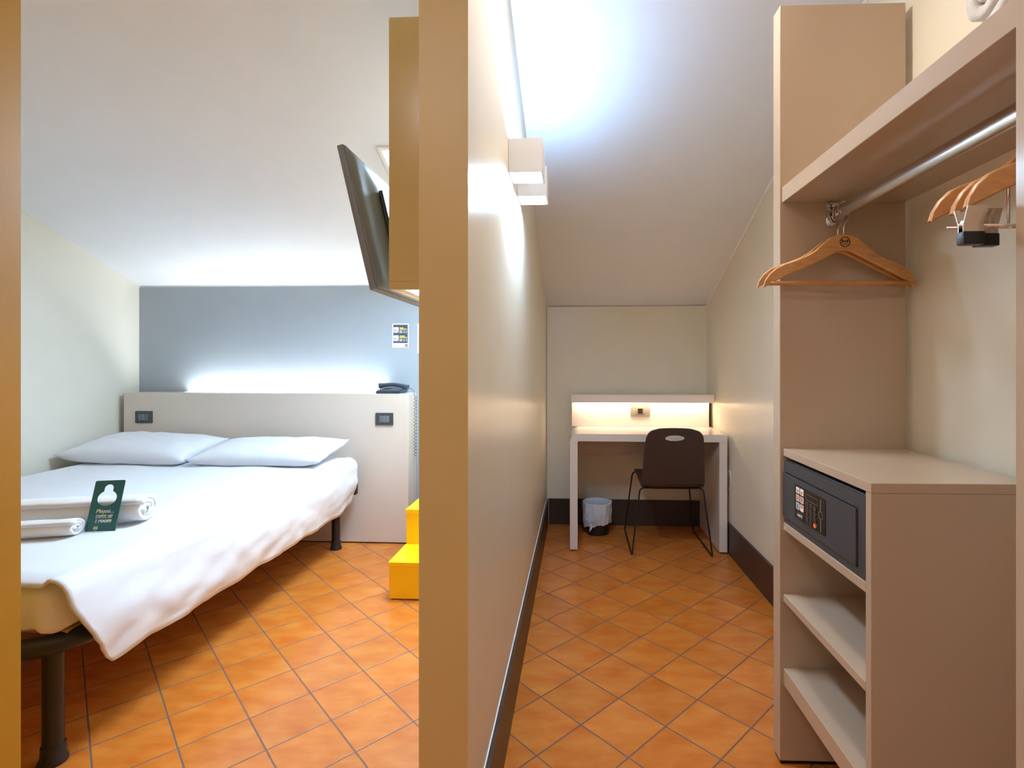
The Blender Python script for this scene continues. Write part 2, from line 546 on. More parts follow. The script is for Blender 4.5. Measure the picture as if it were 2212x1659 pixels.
# mattress in a fitted sheet, with soft gathers at the foot end
bm = B()
def rbox_grid(bm, x0, x1, y0, y1, z0, z1, rad, nx, ny, nz, disp):
    c = Vector(((x0+x1)/2, (y0+y1)/2, (z0+z1)/2)); h = Vector(((x1-x0)/2, (y1-y0)/2, (z1-z0)/2))
    t = bmesh.new()
    def face(axis, s, na, nb):
        g = []
        for i in range(na+1):
            row = []
            for j in range(nb+1):
                a, b2 = -1+2*i/na, -1+2*j/nb
                p = [0, 0, 0]; p[axis] = s; o = [k for k in range(3) if k != axis]; p[o[0]] = a; p[o[1]] = b2
                row.append(t.verts.new(p))
            g.append(row)
        for i in range(na):
            for j in range(nb):
                t.faces.new((g[i][j], g[i+1][j], g[i+1][j+1], g[i][j+1]))
    for s in (-1, 1):
        face(0, s, ny, nz); face(1, s, nx, nz); face(2, s, nx, ny)
    bmesh.ops.remove_doubles(t, verts=t.verts[:], dist=1e-5)
    for v in t.verts:
        q = Vector((v.co.x*h.x, v.co.y*h.y, v.co.z*h.z))
        inner = Vector([max(-(h[k]-rad), min(h[k]-rad, q[k])) for k in range(3)])
        d = q - inner
        if d.length > 1e-9:
            q = inner + d.normalized()*rad
        v.co = c + q
    for v in t.verts:
        disp(v)
    merge(bm, t)
def mdisp(v):
    p = v.co
    if p.y < 0.2:
        k = (0.2 - p.y)/0.2
        g = noise.noise(Vector((p.x*16, p.z*5, 1.3)))*0.014 + noise.noise(Vector((p.x*34, p.z*9, 4)))*0.009
        low = max(0, (0.52 - p.z)/0.12)
        v.co.y += g*k*(0.5+low)
        v.co.z += g*0.5*k
rbox_grid(bm, -BW, -0.0, 0.0, 1.97, 0.41, 0.578, 0.06, 90, 40, 12, mdisp)
obj('mattress', bm, M['sheet'], bed, True)

# duvet draped over the right side
bm = B()
NU, NV = 130, 110
ZT = 0.588
rows = []
def hang_len(y): return 0.238 + 0.036*max(0, y)/1.9 + 0.006*math.sin(3*y) + 0.006*math.exp(-((y-0.02)/0.18)**2)
FL, RA = 1.56, 0.055
for i in range(NU+1):
    y0 = -0.012 + 1.93*i/NU
    row = []
    HL = hang_len(y0)
    tot = FL + RA*math.pi/2 + HL
    for j in range(NV+1):
        f = j/NV
        # more samples on the drop
        s = tot*(f*0.8 if f < 0.5 else 0.4 + (f-0.5)*1.2)
        y = y0
        if s < FL:
            x, z = -FL + s, ZT
            px = s/FL
            z += 0.006*noise.noise(Vector((x*3.2, y*2.2, 0.5))) + 0.004*noise.noise(Vector((x*6+y*5, y*7, 2.1)))
            z -= 0.02*max(0, (0.06 - y0)/0.072)**2
            z -= 0.02*max(0, (-1.5 - x)/0.06)**2
            out = 0
        elif s < FL + RA*math.pi/2:
            a = (s-FL)/RA
            x, z = RA*math.sin(a), ZT - RA*(1-math.cos(a))
            out = 0.2*a
        else:
            h = s - FL - RA*math.pi/2
            k = h/HL
            x, z = RA, ZT - RA - h
            x += -0.028*k + 0.018*math.sin(k*3.0)
            foot = max(0, 1 - y0/0.55)
            y += 0.135*k**1.3*foot**2
            x += 0.03*k*foot
            amp = 0.5 + 0.5*k
            diag = y*1.0 + h*1.8
            x += amp*1.35*(0.014*noise.noise(Vector((y*2.4 - h*2.2, h*5.5, 3.3))) + 0.008*noise.noise(Vector((diag*7, h*10 - y*3, 6.1))) + 0.005*noise.noise(Vector((y*9+h*14, h*30-y*6, 8.0))))
            z += 0.010*k*noise.noise(Vector((y*6, 0, 9.1))) + 0.003*k*noise.noise(Vector((y*20, 0, 3.1)))
            # tucked in close to the headboard
            hd = max(0, (y0 - 1.72)/0.2)
            x -= 0.03*k*hd
            z += 0.03*k*hd
        row.append(bm.verts.new((x, y, z)))
    rows.append(row)
for i in range(NU):
    for j in range(NV):
        bm.faces.new((rows[i][j], rows[i+1][j], rows[i+1][j+1], rows[i][j+1]))
dv = obj('duvet', bm, M['white_linen'], None, True)
dv.location = (-1.43, 1.49, 0); dv.rotation_euler = (0, 0, R(ROT))
tag(dv, 'white duvet draped over the double bed and hanging down its side', 'duvet')
md = dv.modifiers.new('thick', 'SOLIDIFY'); md.thickness = 0.009; md.offset = 1

# pillows
def pillow(name, w, d, h, seedv):
    bm = B()
    nx, ny = 44, 28
    top, bot = [], []
    for s, store in ((1, top), (-1, bot)):
        for i in range(nx+1):
            row = []
            for j in range(ny+1):
                u, v = -1+2*i/nx, -1+2*j/ny
                prof = (max(0, 1-abs(u)**4.0)**0.5)*(max(0, 1-abs(v)**3.0)**0.48)
                cx = u*w/2*(1-0.055*(1-abs(v)**2)*abs(u)**4)
                cy = v*d/2*(1-0.07*(1-abs(u)**2)*abs(v)**4)
                z = s*h/2*prof*(1.0 if s > 0 else 0.8)
                e = (abs(u)**6 + abs(v)**6)
                z += 0.010*noise.noise(Vector((u*4+seedv, v*4, s)))*(1-e*0.3)*prof + 0.012*abs(u)**8*noise.noise(Vector((v*5+seedv, u, 1)))
                z += 0.016*abs(u)**10*abs(v)**6
                row.append(bm.verts.new((cx, cy, z)))
            store.append(row)
    for g, fl in ((top, 0), (bot, 1)):
        for i in range(nx):
            for j in range(ny):
                q = (g[i][j], g[i+1][j], g[i+1][j+1], g[i][j+1])
                bm.faces.new(q[::-1] if fl else q)
    bmesh.ops.remove_doubles(bm, verts=bm.verts[:], dist=0.0006)
    o = obj(name, bm, M['white_linen'], None, True)
    return o
pl = pillow('pillow', 0.80, 0.44, 0.15, 0.0)
pl.location = (-2.580, 3.315, 0.667); pl.rotation_euler = (R(9), R(1.5), R(-3))
tag(pl, 'white pillow beside the bedroom side wall, partly under its neighbour', 'pillow', 'pillows on the bed')
pr = pillow('pillow', 0.83, 0.40, 0.13, 3.7)
pr.location = (-1.752, 3.25, 0.659); pr.rotation_euler = (R(10), R(-0.5), R(-4.5))
tag(pr, 'white pillow with a pointed corner nearest the yellow steps', 'pillow', 'pillows on the bed')

# towels
def towel_roll(name, length, rx, rz, turns, label, loc, rot):
    bm = B()
    n = 26*turns
    pts = []
    for i in range(n+1):
        a = 2*math.pi*turns*i/n
        k = 0.12 + 0.88*i/n
        pts.append((k*rx*math.cos(a+2.4), k*rz*math.sin(a+2.4)))
    NL = 26
    rows = []
    for j in range(NL+1):
        xx = -length*j/NL
        row = []
        for i, (a, b2) in enumerate(pts):
            wob = 0.0022*noise.noise(Vector((xx*18, a*40, b2*40)))
            edge = (0.012*noise.noise(Vector((i*0.16, 2.2, j))) if j in (0, NL) else 0)
            row.append(bm.verts.new((xx + edge, a*(1+wob*10), b2 + wob)))
        rows.append(row)
    for j in range(NL):
        for i in range(n):
            bm.faces.new((rows[j][i], rows[j][i+1], rows[j+1][i+1], rows[j+1][i]))
    o = obj(name, bm, M['terry'], None, True)
    md = o.modifiers.new('thick', 'SOLIDIFY'); md.thickness = rz*0.82/turns; md.offset = -1
    o.location = loc; o.rotation_euler = (0, 0, R(rot))
    tag(o, label, 'towel', 'rolled towels on the bed')
    return o
towel_roll('bath_towel', 0.60, 0.072, 0.056, 3, 'large rolled white bath towel lying on the bed behind the green card', (-1.562, 2.01, 0.652), 11.5)
towel_roll('hand_towel', 0.34, 0.042, 0.033, 3, 'small rolled white hand towel lying in front of the bath towel', (-1.690, 1.852, 0.628), 14)

# door hanger card
def P(u, v, Y): return Vector(((u-PX)/F_PX*Y, Y, EYE - (v-HV)/F_PX*Y))
c_bl, c_br, c_tl = P(181, 1154.5, 1.885), P(247.5, 1151.5, 1.893), P(207.5, 1038.8, 1.948)
ex = (c_br - c_bl); W_ = ex.length; ex.normalize()
ez = (c_tl - c_bl); ez_l = ez.length
hg = empty('door_hanger', c_bl, 0, 'dark green card door sign leaning on the rolled towels', 'door sign')
shear = ez.dot(ex)/ez_l
ezn = ez.normalized()
ey = ex.cross(ezn).normalized()*-1
if ey.y < 0: ey = -ey
MW = Matrix(((ex.x, ey.x, ezn.x, c_bl.x), (ex.y, ey.y, ezn.y, c_bl.y), (ex.z, ey.z, ezn.z, c_bl.z), (0, 0, 0, 1)))
hg.matrix_world = MW if abs(shear) < 1e-9 else Matrix.Translation(c_bl)
ML = MW.to_3x3().to_4x4()
def card(name, bm, m):
    bm.transform(ML)
    return obj(name, bm, m, hg)
W, H = W_, ez_l
hole_r = W*0.31
hc = (W*0.50, H*0.66)
hole = arc(hc[0], hc[1], hole_r, 125-15, 430-15, 26)
hole = [(hc[0] + hole_r*1.03*math.cos(R(t)), hc[1] + hole_r*0.86*math.sin(R(t))) for t in [118 + (422-118)*i/26 for i in range(27)]]
hole += [(hc[0] + W*0.15*math.cos(R(t)), hc[1] + H*0.185 + W*0.14*math.sin(R(t))) for t in [-5 + 190*i/12 for i in range(13)]]
bm = plate(B(), rrect(0, W, 0, H, 0.006), [hole], 0, 0.0012)
card('card', bm, M['green_card'])
bm = B()
put_text(bm, 'Please...', H*0.105, W*0.53, -0.0006, H*0.415, shear=0.2)
put_text(bm, 'make up', H*0.09, W*0.53, -0.0006, H*0.335, shear=0.25)
box(bm, W*0.27, W*0.80, -0.0008, -0.0001, H*0.288, H*0.294)
put_text(bm, 'my', H*0.06, W*0.30, -0.0006, H*0.235, rot=-90)
put_text(bm, 'room', H*0.105, W*0.585, -0.0006, H*0.238, shear=0.25, bold=0.0006)
card('lettering', bm, M['white_print'])
bm = B()
plate(bm, [(W*0.34 + W*0.075*math.cos(t*math.pi/14), H*0.105 + W*0.075*math.sin(t*math.pi/14)) for t in range(28)], [[(W*0.34 + W*0.055*math.cos(t*math.pi/14), H*0.105 + W*0.055*math.sin(t*math.pi/14)) for t in range(28)]], -0.0006, -0.0001)
card('emblem_ring', bm, M['lime_print'])
bm = B()
put_text(bm, 'B&B', H*0.035, W*0.34, -0.0006, H*0.106, bold=0.0002)
card('emblem_letters', bm, M['white_print'])

# ------------------------------------------------------------------ headboard with its lamp strip, sockets, phone
hb = empty('headboard', (-2.954, 3.588, 0), ROT, 'long greige headboard panel with a glowing lamp strip behind its top', 'headboard')
bm = B()
box(bm, 0, 2.0, 0, 0.115, 0.008, 1.008, bev=0.0015, seg=1)
box(bm, 0.0, 0.34, 0.116, 0.168, 0.008, 1.008)
box(bm, 1.80, 2.0, 0.116, 0.168, 0.008, 1.008)
obj('panel', bm, M['headboard'], hb)
obj('plinth', bx(0.02, 1.98, 0.01, 0.15, 0, 0.0078), M['black_plastic'], hb)
obj('lamp_strip', bx(0.36, 1.78, 0.122, 0.150, 0.955, 0.965), M['e_head'], hb)

def socket(name, label, loc, mplate, face, w=0.12, h=0.083, flip=False, kind='bed'):
    s = empty(name, loc, ROT, label, 'switch plate' if kind == 'bed' else 'socket plate', 'socket plates on the headboard' if kind == 'bed' else None)
    bm = plate(B(), rrect(-w/2, w/2, -h/2, h/2, 0.004), [], -0.008, -0.0005)
    obj('plate', bm, mplate, s)
    k = -1 if flip else 1
    for a in (0, 1, 2):
        x = (-0.024 + a*0.023)*k
        bm = bx(x-0.0108, x+0.0108, -0.0115, -0.0082, -0.022, 0.022, bev=0.0012, seg=1)
        r = obj('rocker' if a < 2 else 'outlet', bm, face, s)
        if a == 2:
            bm = B()
            for zz in (-0.012, 0, 0.012):
                plate(bm, [(x + 0.0026*math.cos(t*math.pi/6), zz + 0.0026*math.sin(t*math.pi/6)) for t in range(12)], [], -0.0121, -0.0116)
            obj('outlet_holes', bm, M['black_print'], r)
    return s
def on_head(x, z): return (-2.954 + x*CS, 3.588 - x*SN, z)
socket('switch_plate', 'dark switch plate on the headboard above the pillow by the side wall', on_head(0.150, 0.842), M['charcoal'], M['socket_face'])
socket('switch_plate', 'dark switch plate on the headboard near the telephone', on_head(1.838, 0.838), M['charcoal'], M['socket_face'], flip=True)

ph = empty('telephone', on_head(1.775, 1.0086), ROT, 'dark corded telephone on top of the headboard', 'telephone')
bm = B()
# wedge base
pr_ = [(0, 0), (0.165, 0), (0.165, 0.042), (0.02, 0.022), (0, 0.016)]
t = bmesh.new()
va = [[t.verts.new((x, y+0.0, z)) for y, z in pr_] for x in (0, 0.165)]
for k in range(5):
    t.faces.new((va[0][k], va[0][(k+1) % 5], va[1][(k+1) % 5], va[1][k]))
t.faces.new(va[0]); t.faces.new(va[1][::-1])
bmesh.ops.recalc_face_normals(t, faces=t.faces[:])
bmesh.ops.bevel(t, geom=t.edges[:], offset=0.004, segments=2, affect='EDGES')
merge(bm, t)
bo = obj('phone_base', bm, M['phone'], ph, True, 40)
bm = B()
for i in range(4):
    for j in range(3):
        x, y = 0.03 + j*0.018, 0.055 + i*0.022
        z = 0.022 + (y-0.02)*0.02/0.145
        box(bm, x, x+0.013, y, y+0.013, z, z+0.004, bev=0.001, seg=1)
obj('keys', bm, M['socket_face'], bo)
hs = [(0.012 + 0.195*k/14, 0.045, 0.050 + 0.012*math.sin(math.pi*k/14) - 0.012*(k/14)**2) for k in range(15)]
rr_ = [0.012 + 0.008*(abs(k-7)/7)**3 for k in range(15)]
bm = tube(B(), hs, rr_, 12, flat=1.35)
obj('handset', bm, M['phone'], ph, True, 50)
bm = B()
coil = []
x0, y0, z0 = 0.214, 0.045, 0.035
for k in range(12):
    coil.append((x0 + 0.04*math.sin(k/11*1.57), y0, z0 - 0.06*(k/11)**2))
for k in range(18*14):
    a = 2*math.pi*k/14
    coil.append((x0 + 0.044 + 0.0085*math.cos(a), y0 + 0.0085*math.sin(a), z0 - 0.062 - 0.40*k/(18*14)))
tube(bm, coil, 0.0016, 5)
obj('coiled_cord', bm, M['black_plastic'], ph, True)

# printed notice and second white notice on the grey wall
def on_grey(X, z, off=0.001): return (X, Y_grey(X) - off, z)
ps = empty('wall_notice', on_grey(-1.062, 1.408), ROT, 'small printed notice with yellow headings on the blue-grey wall', 'notice')
wP, hP = 0.118, 0.170
obj('sheet', plate(B(), [(-wP/2, -hP/2), (wP/2, -hP/2), (wP/2, hP/2), (-wP/2, hP/2)], [], -0.0015, 0.0), M['white_print'], ps)
obj('dark_panel', bx(-wP*.44, wP*.44, -0.0018, -0.00155, -hP*.31, hP*.455), M['slate_print'], ps)
bm = B()
for z in (0.0395, -0.0185):
    plate(bm, rrect(-0.049, -0.013, z-0.0185, z+0.0205, 0.003), [], -0.0021, -0.00182)
for z in (0.0305, 0.020, -0.0275, -0.038):
    box(bm, -0.007, 0.014, -0.0021, -0.00182, z, z+0.005)
    box(bm, 0.022, 0.029, -0.0021, -0.00182, z, z+0.005)
    box(bm, 0.033, 0.036, -0.0021, -0.00182, z+0.001, z+0.003)
    box(bm, 0.040, 0.046, -0.0021, -0.00182, z, z+0.005)
obj('white_print', bm, M['white_print'], ps)
for z, l in ((0.0515, 0.028), (0.0425, 0.052), (-0.006, 0.036), (-0.0155, 0.052)):
    obj('heading', bx(-0.006, -0.006+l, -0.0021, -0.00182, z, z+0.006), M['yellow_print'], ps)
for z in (0.0395, -0.0185):
    bm = B()
    box(bm, -0.046, -0.028, -0.0024, -0.00212, z-0.006, z-0.001)
    plate(bm, [(-0.0185 + 0.0035*math.cos(t*math.pi/6), z-0.012 + 0.0045*math.sin(t*math.pi/6)) for t in range(12)], [], -0.0024, -0.00212)
    obj('icon_print', bm, M['slate_print'], ps)
bm = B()
box(bm, -0.05, -0.002, -0.0018, -0.00155, -0.068, -0.0665)
box(bm, -0.05, -0.004, -0.0018, -0.00155, -0.0765, -0.0745)
obj('footer_print', bm, M['slate_print'], ps)
bm = B()
plate(bm, [(0.042 + 0.0105*math.cos(t*math.pi/12), -0.0695 + 0.0105*math.sin(t*math.pi/12)) for t in range(24)], [], -0.0018, -0.00155)
rd = obj('round_emblem', bm, M['red_print'], ps)
bm = B(); put_text(bm, 'B&B', 0.008, 0.042, -0.0021, -0.0695, bold=0.0002, depth=0.0002)
obj('emblem_letters', bm, M['white_print'], rd)
o = obj('wall_notice', bx(0, 0.15, -0.006, 0, -0.105, 0.105, bev=0.001, seg=1), M['white_print'])
o.location = on_grey(-0.940, 1.388); o.rotation_euler = (0, 0, R(ROT))
tag(o, 'plain white board on the blue-grey wall, half hidden by the partition', 'notice')

# ------------------------------------------------------------------ yellow steps
st = empty('yellow_steps', (-0.833, 2.654, 0), ROT, 'bright yellow boxed steps beside the bed, behind the partition', 'steps')
for k, (ya, yb) in enumerate(((0, 0.265), (0.265, 0.52), (0.52, 0.90))):
    z1 = 0.1955*(k+1)
    wx = 0.56 + 0.0*k
    nm = 'step_box'
    b_ = obj(nm, bx(0.004, wx-0.004, ya+0.006, (0.9 if k == 2 else yb + 0.0055), 0.006 if k == 0 else 0.006, z1-0.0225, bev=0.0015, seg=1), M['yellow'], st)
    obj('tread', bx(0, wx, ya, (0.90 if k == 2 else yb+0.0055), z1-0.022, z1, bev=0.0015, seg=1), M['yellow'], b_)
for x, y in ((0.03, 0.03), (0.53, 0.03), (0.03, 0.85), (0.53, 0.85)):
    obj('foot_pad', bx(x-0.015, x+0.015, y-0.015, y+0.015, 0, 0.0058), M['black_plastic'], st)

# ------------------------------------------------------------------ lamp box on the partition, television
lb = empty('wall_lamp_box', (-0.406, 1.30, 1.397), ROT, 'tall gold-lacquered wall box with a lit underside beside the television', 'wall lamp')
bm = B()
LBW, LBD, LBH = 0.128, 0.62, 0.682
box(bm, 0, LBW, 0, LBD, 0.02, LBH, bev=0.001, seg=1)
box(bm, 0, 0.012, 0, LBD, 0, 0.0199); box(bm, LBW-0.012, LBW, 0, LBD, 0, 0.0199)
box(bm, 0.0121, LBW-0.0121, 0, 0.012, 0, 0.0199); box(bm, 0.0121, LBW-0.0121, LBD-0.012, LBD, 0, 0.0199)
obj('body', bm, M['boxgold'], lb)
obj('diffuser', bx(0.03, LBW-0.013, 0.03, LBD-0.08, 0.010, 0.0195), M['e_box'], lb)
obj('cover_rim', plate(B(), [(0.0125, 0.0125), (LBW-0.0125, 0.0125), (LBW-0.0125, LBD-0.0125), (0.0125, LBD-0.0125)], [[(0.0295, 0.0295), (LBW-0.0129, 0.0295), (LBW-0.0129, LBD-0.0795), (0.0295, LBD-0.0795)]], 0.004, 0.008, Matrix(((1,0,0,0),(0,0,1,0),(0,1,0,0),(0,0,0,1)))), M['sconce'], lb)

tv = empty('television', (-0.515, 1.492, 1.424), ROT, 'flat television seen edge-on, tilted down from the gold wall box', 'television')
TT = Matrix.Rotation(R(-13.2), 4, 'Y')
TW, THH = 0.74, 0.43
def tvp(name, bm, m, parent=None, smooth=False):
    bm.transform(TT)
    return obj(name, bm, m, parent or tv, smooth, 40)
tvp('bezel', bx(-0.006, 0.014, 0, TW, 0, THH, bev=0.003), M['tvgrey'], smooth=True)
tvp('screen', bx(-0.0075, -0.0063, 0.02, TW-0.02, 0.025, THH-0.02), M['screen'])
# rear cover: stepped S-profile in plan, lower section bulges
t = bmesh.new()
nb, nz_ = 36, 24
gr = []
for i in range(nb+1):
    row = []
    for j in range(nz_+1):
        a, b2 = i/nb, j/nz_
        ed = min(a, 1-a)*TW; ez2 = min(b2, 1-b2)*THH
        def sm(x, lo, hi):
            k = max(0, min(1, (x-lo)/(hi-lo))); return k*k*(3-2*k)
        topcut = THH*(1 - 0.02 - 0.10*sm(ed, 0.06, 0.17))
        hgt = 0.004 + 0.011*sm(ed, 0.0, 0.03)*sm(ez2, 0.0, 0.02) + 0.015*sm(ed, 0.05, 0.14)*sm(b2*THH, 0.005, 0.05)*sm(topcut - b2*THH, 0.0, 0.05)
        row.append(t.verts.new((0.0142 + hgt, 0.004 + a*(TW-0.008), 0.004 + b2*(THH-0.008))))
    gr.append(row)
for i in range(nb):
    for j in range(nz_):
        t.faces.new((gr[i][j], gr[i+1][j], gr[i+1][j+1], gr[i][j+1]))
rim = [gr[i][0] for i in range(nb+1)] + [gr[nb][j] for j in range(1, nz_+1)] + [gr[i][nz_] for i in range(nb-1, -1, -1)] + [gr[0][j] for j in range(nz_-1, 0, -1)]
low = [t.verts.new((0.0142, v.co.y, v.co.z)) for v in rim]
for k in range(len(rim)):
    t.faces.new((rim[k], rim[(k+1) % len(rim)], low[(k+1) % len(rim)], low[k]))
t.faces.new(low)
tvp('rear_cover', t, M['tvgrey'], smooth=True)
bm = B()
for y in (0.125, 0.58):
    box(bm, 0.0452, 0.058, y, y+0.04, 0.12, 0.325, bev=0.002, seg=1)
box(bm, 0.0452, 0.054, 0.166, 0.579, 0.17, 0.25)
br = tvp('mount_rail', bm, M['black_metal'])
bm = B()
arm = [(0.04, 0.36, 0.20), (0.06, 0.36, 0.20), (0.106, 0.36, 0.21)]
tube(bm, [(-0.002, 0.36, 0.20), (0.04, 0.36, 0.205), (0.106, 0.36, 0.21)], 0.016, 12)
obj('mount_arm', bm, M['black_metal'], tv, True, 40)
bm = tube(B(), [(-0.005, 0.19, 0.27), (0.02, 0.16, 0.25), (0.03, 0.17, 0.215), (0.045, 0.22, 0.20), (0.035, 0.33, 0.19)], 0.004, 8)
obj('cable', bm, M['black_plastic'], tv, True)

# ------------------------------------------------------------------ sconces on the partition
def sconce(Yn, label):
    Xw = X_part(Yn)
    s = empty('wall_sconce', (Xw + 0.001, Yn, 1.860), -math.degrees(math.atan(0.0515)), label, 'wall lamp', 'white cube sconces on the partition')
    S = 0.115; t_ = 0.005
    bm = B()
    box(bm, 0, t_, 0, S, 0, S); box(bm, S-t_, S, 0, S, 0, S)
    box(bm, t_, S-t_, 0, t_, 0, S); box(bm, t_, S-t_, S-t_, S, 0, S)
    box(bm, t_, S-t_, t_, S-t_, 0.05, 0.065)
    obj('housing', bm, M['sconce'], s)
    obj('lower_diffuser', bx(t_+.0005, S-t_-.0005, t_+.0005, S-t_-.0005, 0.004, 0.010), M['e_dn'], s)
    obj('upper_diffuser', bx(t_+.0005, S-t_-.0005, t_+.0005, S-t_-.0005, S-0.007, S-0.002), M['e_up'], s)
    obj('mounting_gasket', bx(-0.0009, -0.0001, 0.001, S-0.001, 0.001, S-0.001), M['charcoal'], s)
    return s
sconce(1.759, 'white cube wall sconce on the partition, the nearer and larger looking of two')
sconce(2.010, 'white cube wall sconce mostly hidden behind the nearer sconce')

# ------------------------------------------------------------------ desk
dk = empty('writing_desk', (0.1225, 3.349, 0), ROT, 'pale writing desk with a rounded front corner and lit back shelf', 'desk')
ZD, TD, DW, DD = 0.757, 0.047, 1.0, 0.535
def extr(pts, y0, y1):
    return plate(B(), pts, [], y0, y1)
top_poly = [(0.055, ZD-TD)] + [(0.0, ZD-TD), (0.0, ZD-0.06)] + [(0.06 + 0.06*math.cos(R(a)), ZD-0.06 + 0.06*math.sin(R(a))) for a in range(170, 89, -10)] + [(DW, ZD), (DW, ZD-TD)]
top_poly = [(0.0, ZD-0.0605)] + [(0.06 + 0.06*math.cos(R(a)), ZD-0.06 + 0.06*math.sin(R(a))) for a in range(175, 89, -5)] + [(DW, ZD), (DW, ZD-TD), (0.056, ZD-TD), (0.05, ZD-TD-.004), (0.05, ZD-0.0605)]
obj('tabletop', extr(top_poly, 0, DD), M['desk'], dk)
for x0, x1, zt in ((0, 0.05, ZD-0.061), (DW-0.05, DW, ZD-TD-0.0005)):
    sp = obj('side_panel', bx(x0, x1, 0, DD, 0.010, zt, bev=0.001, seg=1), M['desk'], dk)
    for y in (0.02, DD-0.05):
        obj('foot_pad', bx(x0+0.008, x1-0.008, y, y+0.03, 0, 0.0098), M['black_plastic'], sp)
obj('back_apron', bx(0.0505, DW-0.0505, DD-0.022, DD-0.002, 0.545, ZD-TD-0.0005), M['desk'], dk)
obj('back_panel', bx(0.008, 0.985, 0.402, 0.420, ZD+0.0005, 0.9365, bev=0.001, seg=1), M['desk'], dk)
sh = obj('upper_shelf', bx(0.004, 0.992, 0.286, 0.545, 0.937, 0.993, bev=0.001, seg=1), M['desk'], dk)
obj('lamp_strip', bx(0.03, 0.97, 0.355, 0.378, 0.931, 0.9368), M['e_desk'], dk)
sk = socket('socket_plate', 'silver socket plate on the lit back panel of the desk', (0.1225 + 0.498*CS + 0.4015*SN, 3.349 - 0.498*SN + 0.4015*CS, 0.871), M['socket_silver'], M['socket_silver'], 0.138, 0.083, kind='desk')
bm = B()
box(bm, -0.018, 0.016, -0.0135, -0.0118, -0.018, 0.018)
obj('outlet', bm, M['panel_black'], sk)
bm = tube(B(), [(1.148, 3.36, 0.44), (1.142, 3.345, 0.50), (1.140, 3.325, 0.53), (1.139, 3.30, 0.52), (1.139, 3.288, 0.48), (1.139, 3.292, 0.44), (1.140, 3.32, 0.40), (1.144, 3.36, 0.40)], 0.003, 8)
o = obj('white_cable', bm, M['cord_white'], None, True)
tag(o, 'loop of thin white cable between the desk and the side wall', 'cable')

# ------------------------------------------------------------------ chair
ch = empty('desk_chair', (0.770, 3.505, 0), -2.8, 'dark wenge shell chair with black wire sled legs at the desk', 'chair')
def prof_pt(s):
    """seat-to-bend profile; s in 0..1 from the front edge to the foot of the backrest"""
    pts = [(0.215, 0.440), (0.205, 0.452), (0.17, 0.459), (0.05, 0.457), (-0.10, 0.447), (-0.20, 0.441), (-0.25, 0.442), (-0.278, 0.452), (-0.293, 0.475)]
    k = s*(len(pts)-1); i = min(int(k), len(pts)-2); f = k-i
    return pts[i][0]*(1-f)+pts[i+1][0]*f, pts[i][1]*(1-f)+pts[i+1][1]*f
bm = B()
g = []
for i in range(33):
    s = i/32
    y, z = prof_pt(s)
    hw = 0.182 + 0.010*s + (-0.03*max(0, 1-s/0.08))
    g.append([bm.verts.new((hw*(-1+2*j/12), y, z - 0.006*(1-(abs(-1+2*j/12))**2)*(1-s))) for j in range(13)])
for i in range(32):
    for j in range(12):
        bm.faces.new((g[i][j], g[i+1][j], g[i+1][j+1], g[i][j+1]))
se = obj('seat', bm, M['wenge'], ch, True, 60)
md = se.modifiers.new('ply', 'SOLIDIFY'); md.thickness = 0.011; md.offset = 0
# planar backrest with an oval hand hole
def wbk(b2): return 0.192 - 0.018*(b2/0.36)
out = []
HB = 0.352
out += [(-wbk(0), 0.001), (wbk(0), 0.001)]
out += [(wbk(0.1), 0.1), (wbk(0.2), 0.2)]
hwT = wbk(HB)
out += [(hwT-0.055 + 0.055*math.cos(R(a)), HB-0.075 + 0.062*math.sin(R(a))) for a in range(0, 71, 10)]
out += [(hwT*f, HB - 0.013*f**2 - 0.0) for f in (0.55, 0.3, 0.0, -0.3, -0.55)]
out += [(-hwT+0.055 - 0.055*math.cos(R(a)), HB-0.075 + 0.062*math.sin(R(a))) for a in range(70, -1, -10)]
out += [(-wbk(0.2), 0.2), (-wbk(0.1), 0.1)]
hole = [(0.058*math.cos(2*math.pi*k/24), HB-0.063 + 0.018*math.sin(2*math.pi*k/24)) for k in range(24)]
bm = plate(B(), out, [hole], -0.0055, 0.0055)
bm.transform(Matrix.Translation((0, -0.293, 0.4752)) @ Matrix.Rotation(R(11.5), 4, 'X'))
obj('backrest', bm, M['wenge'], ch)
for sgn in (-1, 1):
    pts = []
    rt = Vector((0.196*sgn, -0.245, 0.430)); rb = Vector((0.25*sgn, -0.262, 0.007))
    ft = Vector((0.196*sgn, 0.195, 0.438)); fb = Vector((0.245*sgn, 0.262, 0.007))
    def bend(a, b2, c2, r=0.03, n=5):
        u = (a-b2).normalized()*r; v = (c2-b2).normalized()*r
        return [b2 + u*(1-k/n)**2 + v*(k/n)**2 for k in range(n+1)]
    inn_r = Vector((0.10*sgn, -0.245, 0.428)); inn_f = Vector((0.10*sgn, 0.195, 0.440))
    mid = (rb+fb)/2
    leg = obj('leg', tube(B(), [inn_r] + bend(inn_r, rt, rb) + bend(rt, rb, fb) + [mid], 0.0055, 10), M['black_metal'], ch, True)
    leg2 = obj('leg', tube(B(), [inn_f] + bend(inn_f, ft, fb) + bend(ft, fb, rb) + [mid], 0.0055, 10), M['black_metal'], ch, True)
obj('cross_wire', tube(B(), [(-0.10, -0.245, 0.428), (0.10, -0.245, 0.428)], 0.0055, 10), M['black_metal'], ch, True)
obj('cross_wire', tube(B(), [(-0.10, 0.195, 0.440), (0.10, 0.195, 0.440)], 0.0055, 10), M['black_metal'], ch, True)

